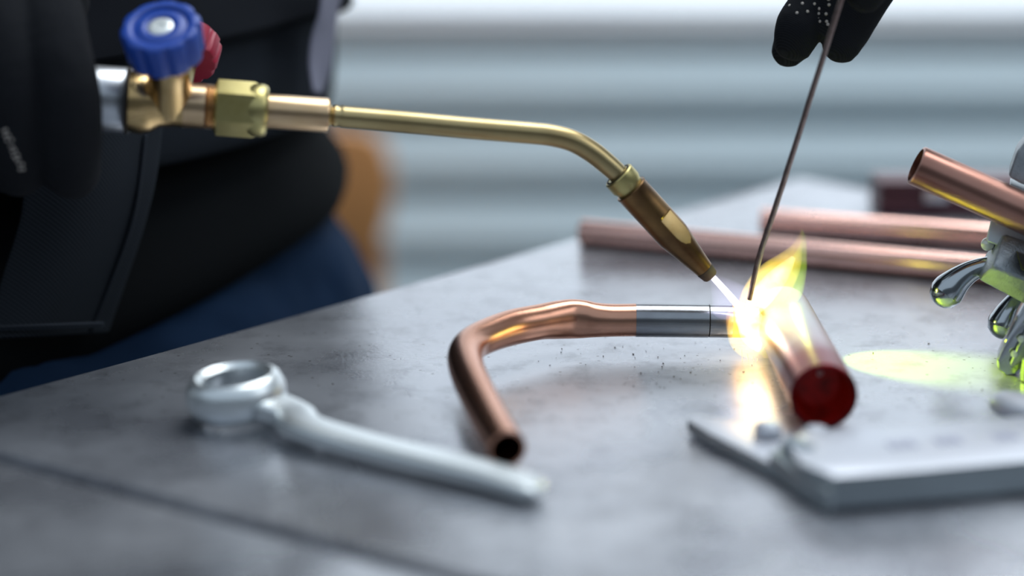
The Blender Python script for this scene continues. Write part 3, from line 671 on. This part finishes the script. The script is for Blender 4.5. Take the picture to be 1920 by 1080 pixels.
slanted('shirt', [(-.052, .022, .190, .148, .32), (-.04, .024, .194, .150, .32), (-.01, .018, .190, .146, .26), (.03, .006, .174, .132, .15), (.08, .002, .165, .122, 0), (.2, .01, .17, .12, 0)], M['shirt'], folds=.012)
# jacket: lighter hem band, black body, sleeves
slanted('jacket_hem', [(.048, .016, .183, .142, .03), (.052, .017, .187, .145, .03), (.060, .018, .188, .146, .03), (.090, .020, .190, .147, .05), (.112, .018, .184, .142, .05)], M['hem'], folds=.006, ph=1)['label'] = 'charcoal hem band of the jacket'
slanted('jacket', [(.094, .020, .190, .150, .06), (.098, .022, .199, .156, .06), (.112, .018, .194, .152, .04), (.15, .010, .180, .140, 0), (.26, .015, .195, .148, 0), (.38, .018, .205, .15, 0), (.47, .02, .205, .14, 0), (.52, .02, .17, .11, 0), (.56, .03, .11, .085, 0), (.58, .04, .075, .07, 0)], M['jacket'], folds=.035, nf=9)
bm = bmesh.new(); chain(bm, [(*RS, .075), (*((RS+RE)/2), .066), (*RE, .060), (*((RE+RW)/2), .054), (*(RW*.86 + RE*.14), .050)]); remeshed('sleeve', bm, M['jacket'], person, .005, disp=(.04, .014))
bm = bmesh.new(); chain(bm, [(*LS, .075), (*((LS+LE)/2), .066), (*LE, .058), (*((LE+LW)/2), .050), (*(LW*.9 + LE*.1), .044)]); remeshed('sleeve', bm, M['jacket'], person, .005, disp=(.04, .012))
# pale webbing strip at the jacket's side
def strip(name, L, R_, Y0, thick, m, bulge=.0, rows=6, cols=10, nz=0.0, lab=None, parent=None):
    """cloth panel between two photo edges, at its own distance Y0 (float or function)"""
    bm = bmesh.new(); L = catmull(L, rows); R_ = catmull(R_, rows); G = []
    for i in range(len(L)):
        row = []
        for j in range(cols+1):
            t = j/cols; x = L[i][0]*(1-t) + R_[i][0]*t; y = L[i][1]*(1-t) + R_[i][1]*t
            yy = Y0(t, i/(len(L)-1)) if callable(Y0) else Y0
            row.append(bm.verts.new(at_y(x, y, yy - bulge*math.sin(PI*t) + nz*math.sin(7*t + 3*i/len(L)))))
        G.append(row)
    for i in range(len(G)-1):
        for j in range(cols): bm.faces.new((G[i][j], G[i][j+1], G[i+1][j+1], G[i+1][j]))
    o = finish(name, bm, m, parent or person, angle=80)
    s_ = o.modifiers.new('thickness', 'SOLIDIFY'); s_.thickness = thick; s_.offset = 0
    u = o.modifiers.new('soft', 'SUBSURF'); u.levels = 1; u.render_levels = 2
    if lab: o['label'] = lab
    return o
strip('webbing', [(606, -60), (600, 20), (585, 70), (580, 120), (588, 172)], [(650, -60), (632, 20), (626, 70), (618, 130), (602, 176)], lambda t, s_: .885 + .03*t, .002, M['trim_cloth'], lab='light grey webbing at the side of the jacket')
# hanging jacket panel (grey flap) in front of the dark shirt
FY = lambda t, s_: .790 + .020*t - .010*s_
flap = strip('jacket_panel', [(20, 180), (40, 300), (40, 400), (5, 520), (-14, 600), (-20, 637)], [(312, 180), (303, 255), (292, 340), (266, 440), (232, 540), (203, 624)], FY, .003, M['flap'], bulge=.010, cols=14, nz=.0015, lab='charcoal front panel of the jacket hanging down')
strip('seam', [(270, 250), (250, 400), (206, 530), (168, 622)], [(277, 250), (257, 400), (213, 530), (175, 622)], lambda t, s_: .8005 - .009*s_, .003, M['hem'], cols=2, parent=flap)
strip('seam', [(-20, 612), (-20, 616), (-20, 620)], [(196, 604), (196, 608), (196, 612)], lambda t, s_: .777 + .008*t - .008*math.sin(PI*t), .003, M['hem'], cols=12, parent=flap)

# --- right hand glove: fist over the torch handle
hc = tp(-10, axy(-10))                                       # a point of the handle axis inside the fist
bm = bmesh.new()
ah = axd
ny = V((0, -1, 0)) - ah*V((0, -1, 0)).dot(ah); ny.normalize(); nz_ = ny.cross(ah)
if nz_.z < 0: nz_ = -nz_
def around(xpx, deg, rad, shift=0.0):
    P = tp(xpx, axy(xpx)) + ah*shift; a = math.radians(deg)
    return P + ny*(math.cos(a)*rad) + nz_*(math.sin(a)*rad)
for i, (x0, x1, fr) in enumerate(((112, 146, .0112), (22, 48, .0114), (-70, -52, .0110), (-158, -146, .0098))):
    rr = .0158 + fr
    P = [(*around(x0-60, 118, rr + .006), fr*1.25), (*around(x0-22, 78, rr + .004), fr*1.12), (*around(x0+8, 40, rr+.0015), fr*1.05), (*around(x1, 5, rr), fr), (*around(x1, -35, rr), fr), (*around(x1-4, -75, rr-.0005), fr*.96), (*around(x1-10, -118, rr-.001), fr*.88)]
    chain(bm, P, 18, 5)
pal = [(*around(90, 112, .034), .013, .017), (*around(0, 116, .036), .015, .020), (*around(-90, 116, .036), .015, .020), (*around(-150, 116, .034), .012, .017)]
chain(bm, pal, 18, 5, up=V((0, 1, 0)))
chain(bm, [(*around(10, 125, .044), .022, .026), (*around(-60, 130, .052), .028, .030), (*(RW + V((.01, 0, 0))), .030), (*(RW + (RE-RW)*.16), .032)], 20, 5)
chain(bm, [(*around(-20, 160, .0355), .014), (*around(60, 182, .0330), .013), (*around(115, 194, .0305), .0115), (*around(150, 200, .0285), .0095)], 16, 4)   # thumb along the far side
gl = remeshed('glove', bm, M['glove'], person, .0012, disp=(.012, .0012), sm_it=5); gl['label'] = 'black knit glove closed round the torch handle'
def dots(parent, spots, r=.0007):
    bm = bmesh.new()
    for P, n_ in spots:
        q_ = V((0, 0, 1)).rotation_difference(V(n_).normalized()).to_matrix().to_4x4()
        bmesh.ops.create_uvsphere(bm, u_segments=8, v_segments=5, radius=r, matrix=Matrix.Translation(P) @ q_ @ Matrix.Diagonal((1, 1, .55, 1)))
    o = finish('grip_dots', bm, M['dots'], parent, smooth=True); o['kind'] = 'stuff'; return o
sp1 = []
for k in range(9):
    for j in range(2):
        x = 6 + k*4 + j*7 + random.uniform(-2, 2); y = 246 + k*9 + random.uniform(-2, 2)
        P = at_y(x, y, .680); dz_ = P.z - hc.z; P = at_y(x, y, hc.y - math.sqrt(max(0, .0383**2 - dz_*dz_))); sp1.append((P, (0, -1, dz_*20)))
gd1 = dots(gl, sp1, .0006)

# --- left hand glove: holding the rod from above
bm = bmesh.new()
def hpt(x, y, Y, r): P = at_y(x, y, Y); return (P.x, P.y, P.z, px(r, P))
FING = [
    [hpt(1690, -190, .770, 50), hpt(1610, -130, .772, 46), hpt(1560, -55, .768, 42), hpt(1526, 2, .764, 43), hpt(1500, 48, .760, 45), hpt(1490, 78, .759, 41)],      # index, leaning out to the left
    [hpt(1700, -180, .785, 48), hpt(1620, -90, .790, 46), hpt(1555, -10, .788, 42), hpt(1500, 62, .782, 40), hpt(1478, 96, .778, 33)],                                  # behind it
    [hpt(1720, -180, .762, 52), hpt(1665, -80, .762, 50), hpt(1625, -10, .760, 48), hpt(1594, 50, .758, 42), hpt(1576, 86, .756, 36)],                                # middle, knit back to the camera
    [hpt(1640, -160, .758, 44), hpt(1580, -60, .759, 40), hpt(1560, 10, .758, 36), hpt(1556, 50, .757, 33)],                                                          # short, dotted side
    [hpt(1760, -220, .735, 54), hpt(1690, -120, .732, 50), hpt(1645, -55, .733, 46), hpt(1622, -14, .735, 40)],                                                       # thumb in front
]
for f_ in FING: chain(bm, f_, 20, 6)
KN = at_y(1700, -190, .770)
chain(bm, [(KN.x, KN.y, KN.z, .024, .018), (*((KN+LW)/2), .034, .022), (*LW, .030, .026), (*(LW + (LE-LW)*.16), .033)], 24, 5)
gl2 = remeshed('glove', bm, M['glove'], person, .0009, disp=(.008, .0008), sm_it=3); gl2['label'] = 'black dotted glove holding the brazing rod'
def on_finger(f_, frac, deg, bulge=1.0):
    pts = catmull([tuple(p) for p in f_], 6); i = min(int(frac*(len(pts)-1)), len(pts)-2)
    P = V(pts[i][:3]); Tn = (V(pts[i+1][:3]) - P).normalized(); r = pts[i][3]
    side = V((0, -1, 0)) - Tn*V((0, -1, 0)).dot(Tn); side.normalize(); lf = side.cross(Tn)
    if lf.x > 0: lf = -lf
    a = math.radians(deg); n_ = side*math.cos(a) + lf*math.sin(a)
    return P + n_*r*bulge*.985, n_
sp2 = []
for (fi, f0, f1, rows, degs) in ((0, .42, .80, 6, (8, 34, 60)), (3, .45, 1.0, 8, (-6, 20, 46, 70)), (1, .8, 1.0, 3, (50, 80)), (3, .1, .45, 4, (20, 50))):
    for a in range(rows):
        for b_, dg in enumerate(degs):
            if random.random() < .12: continue
            sp2.append(on_finger(FING[fi], f0 + (f1-f0)*(a + .5*(b_ % 2))/rows, dg + random.uniform(-4, 4)))
dots(gl2, sp2, .00062)

# ================================================================== BACKGROUND THINGS
ch = thing('wooden_chair', 'blurred tan wooden chair behind the person, in front of the shutter', 'chair', (-.16, 1.95, -.9))
bm = bmesh.new()
def bp_(x, y): P = at_y(x, y, 1.9); return (P.x, P.z)
outl = [bp_(735, 385), bp_(737, 330), bp_(726, 280), bp_(700, 248), bp_(660, 240), bp_(600, 240), bp_(540, 255), bp_(500, 300), bp_(500, 420), bp_(560, 470), bp_(690, 480), bp_(718, 450)]
mt = Matrix(((1, 0, 0, 0), (0, 0, 1, 0), (0, 1, 0, 0), (0, 0, 0, 1)))
prism('backrest', outl, 1.89, 1.915, M['wood'], ch, bevel=.006, mtx=mt)
lx = at_y(690, 480, 1.9).x; lx2 = at_y(530, 480, 1.9).x; sz = -.46
for x_ in (lx, lx2): box('leg', (x_, 1.925, (-.9 + at_y(690, 460, 1.9).z)/2), (.03, .018, .9 + at_y(690, 460, 1.9).z), M['wood'], ch, bevel=.004)
for x_ in (lx-.02, lx2+.02): box('leg', (x_, 2.28, -.69), (.03, .03, .42), M['wood'], ch, bevel=.004)
box('seat', ((lx+lx2)/2, 2.11, -.465), (abs(lx-lx2)+.30, .36, .025), M['wood'], ch, bevel=.006)
to_local(ch)
cs = thing('tool_case', 'dark maroon tool case lying on the bench behind the copper tubes', 'case', at_z(1760, 402))
cxa, cxb = at_z(1662, 400, .006).x, at_z(1662, 400, .006).x + .075
box('body', ((cxa+cxb)/2, .995, .0058), (cxb-cxa, .030, .0115), M['maroon'], cs, bevel=.0018)
box('lid', ((cxa+cxb)/2, .995, .0145), (cxb-cxa, .031, .0055), M['maroon'], cs, bevel=.0018)
box('latch', (cxa+.028, .9785, .0105), (.012, .0024, .006), M['steel'], cs, bevel=.0005)
to_local(cs)
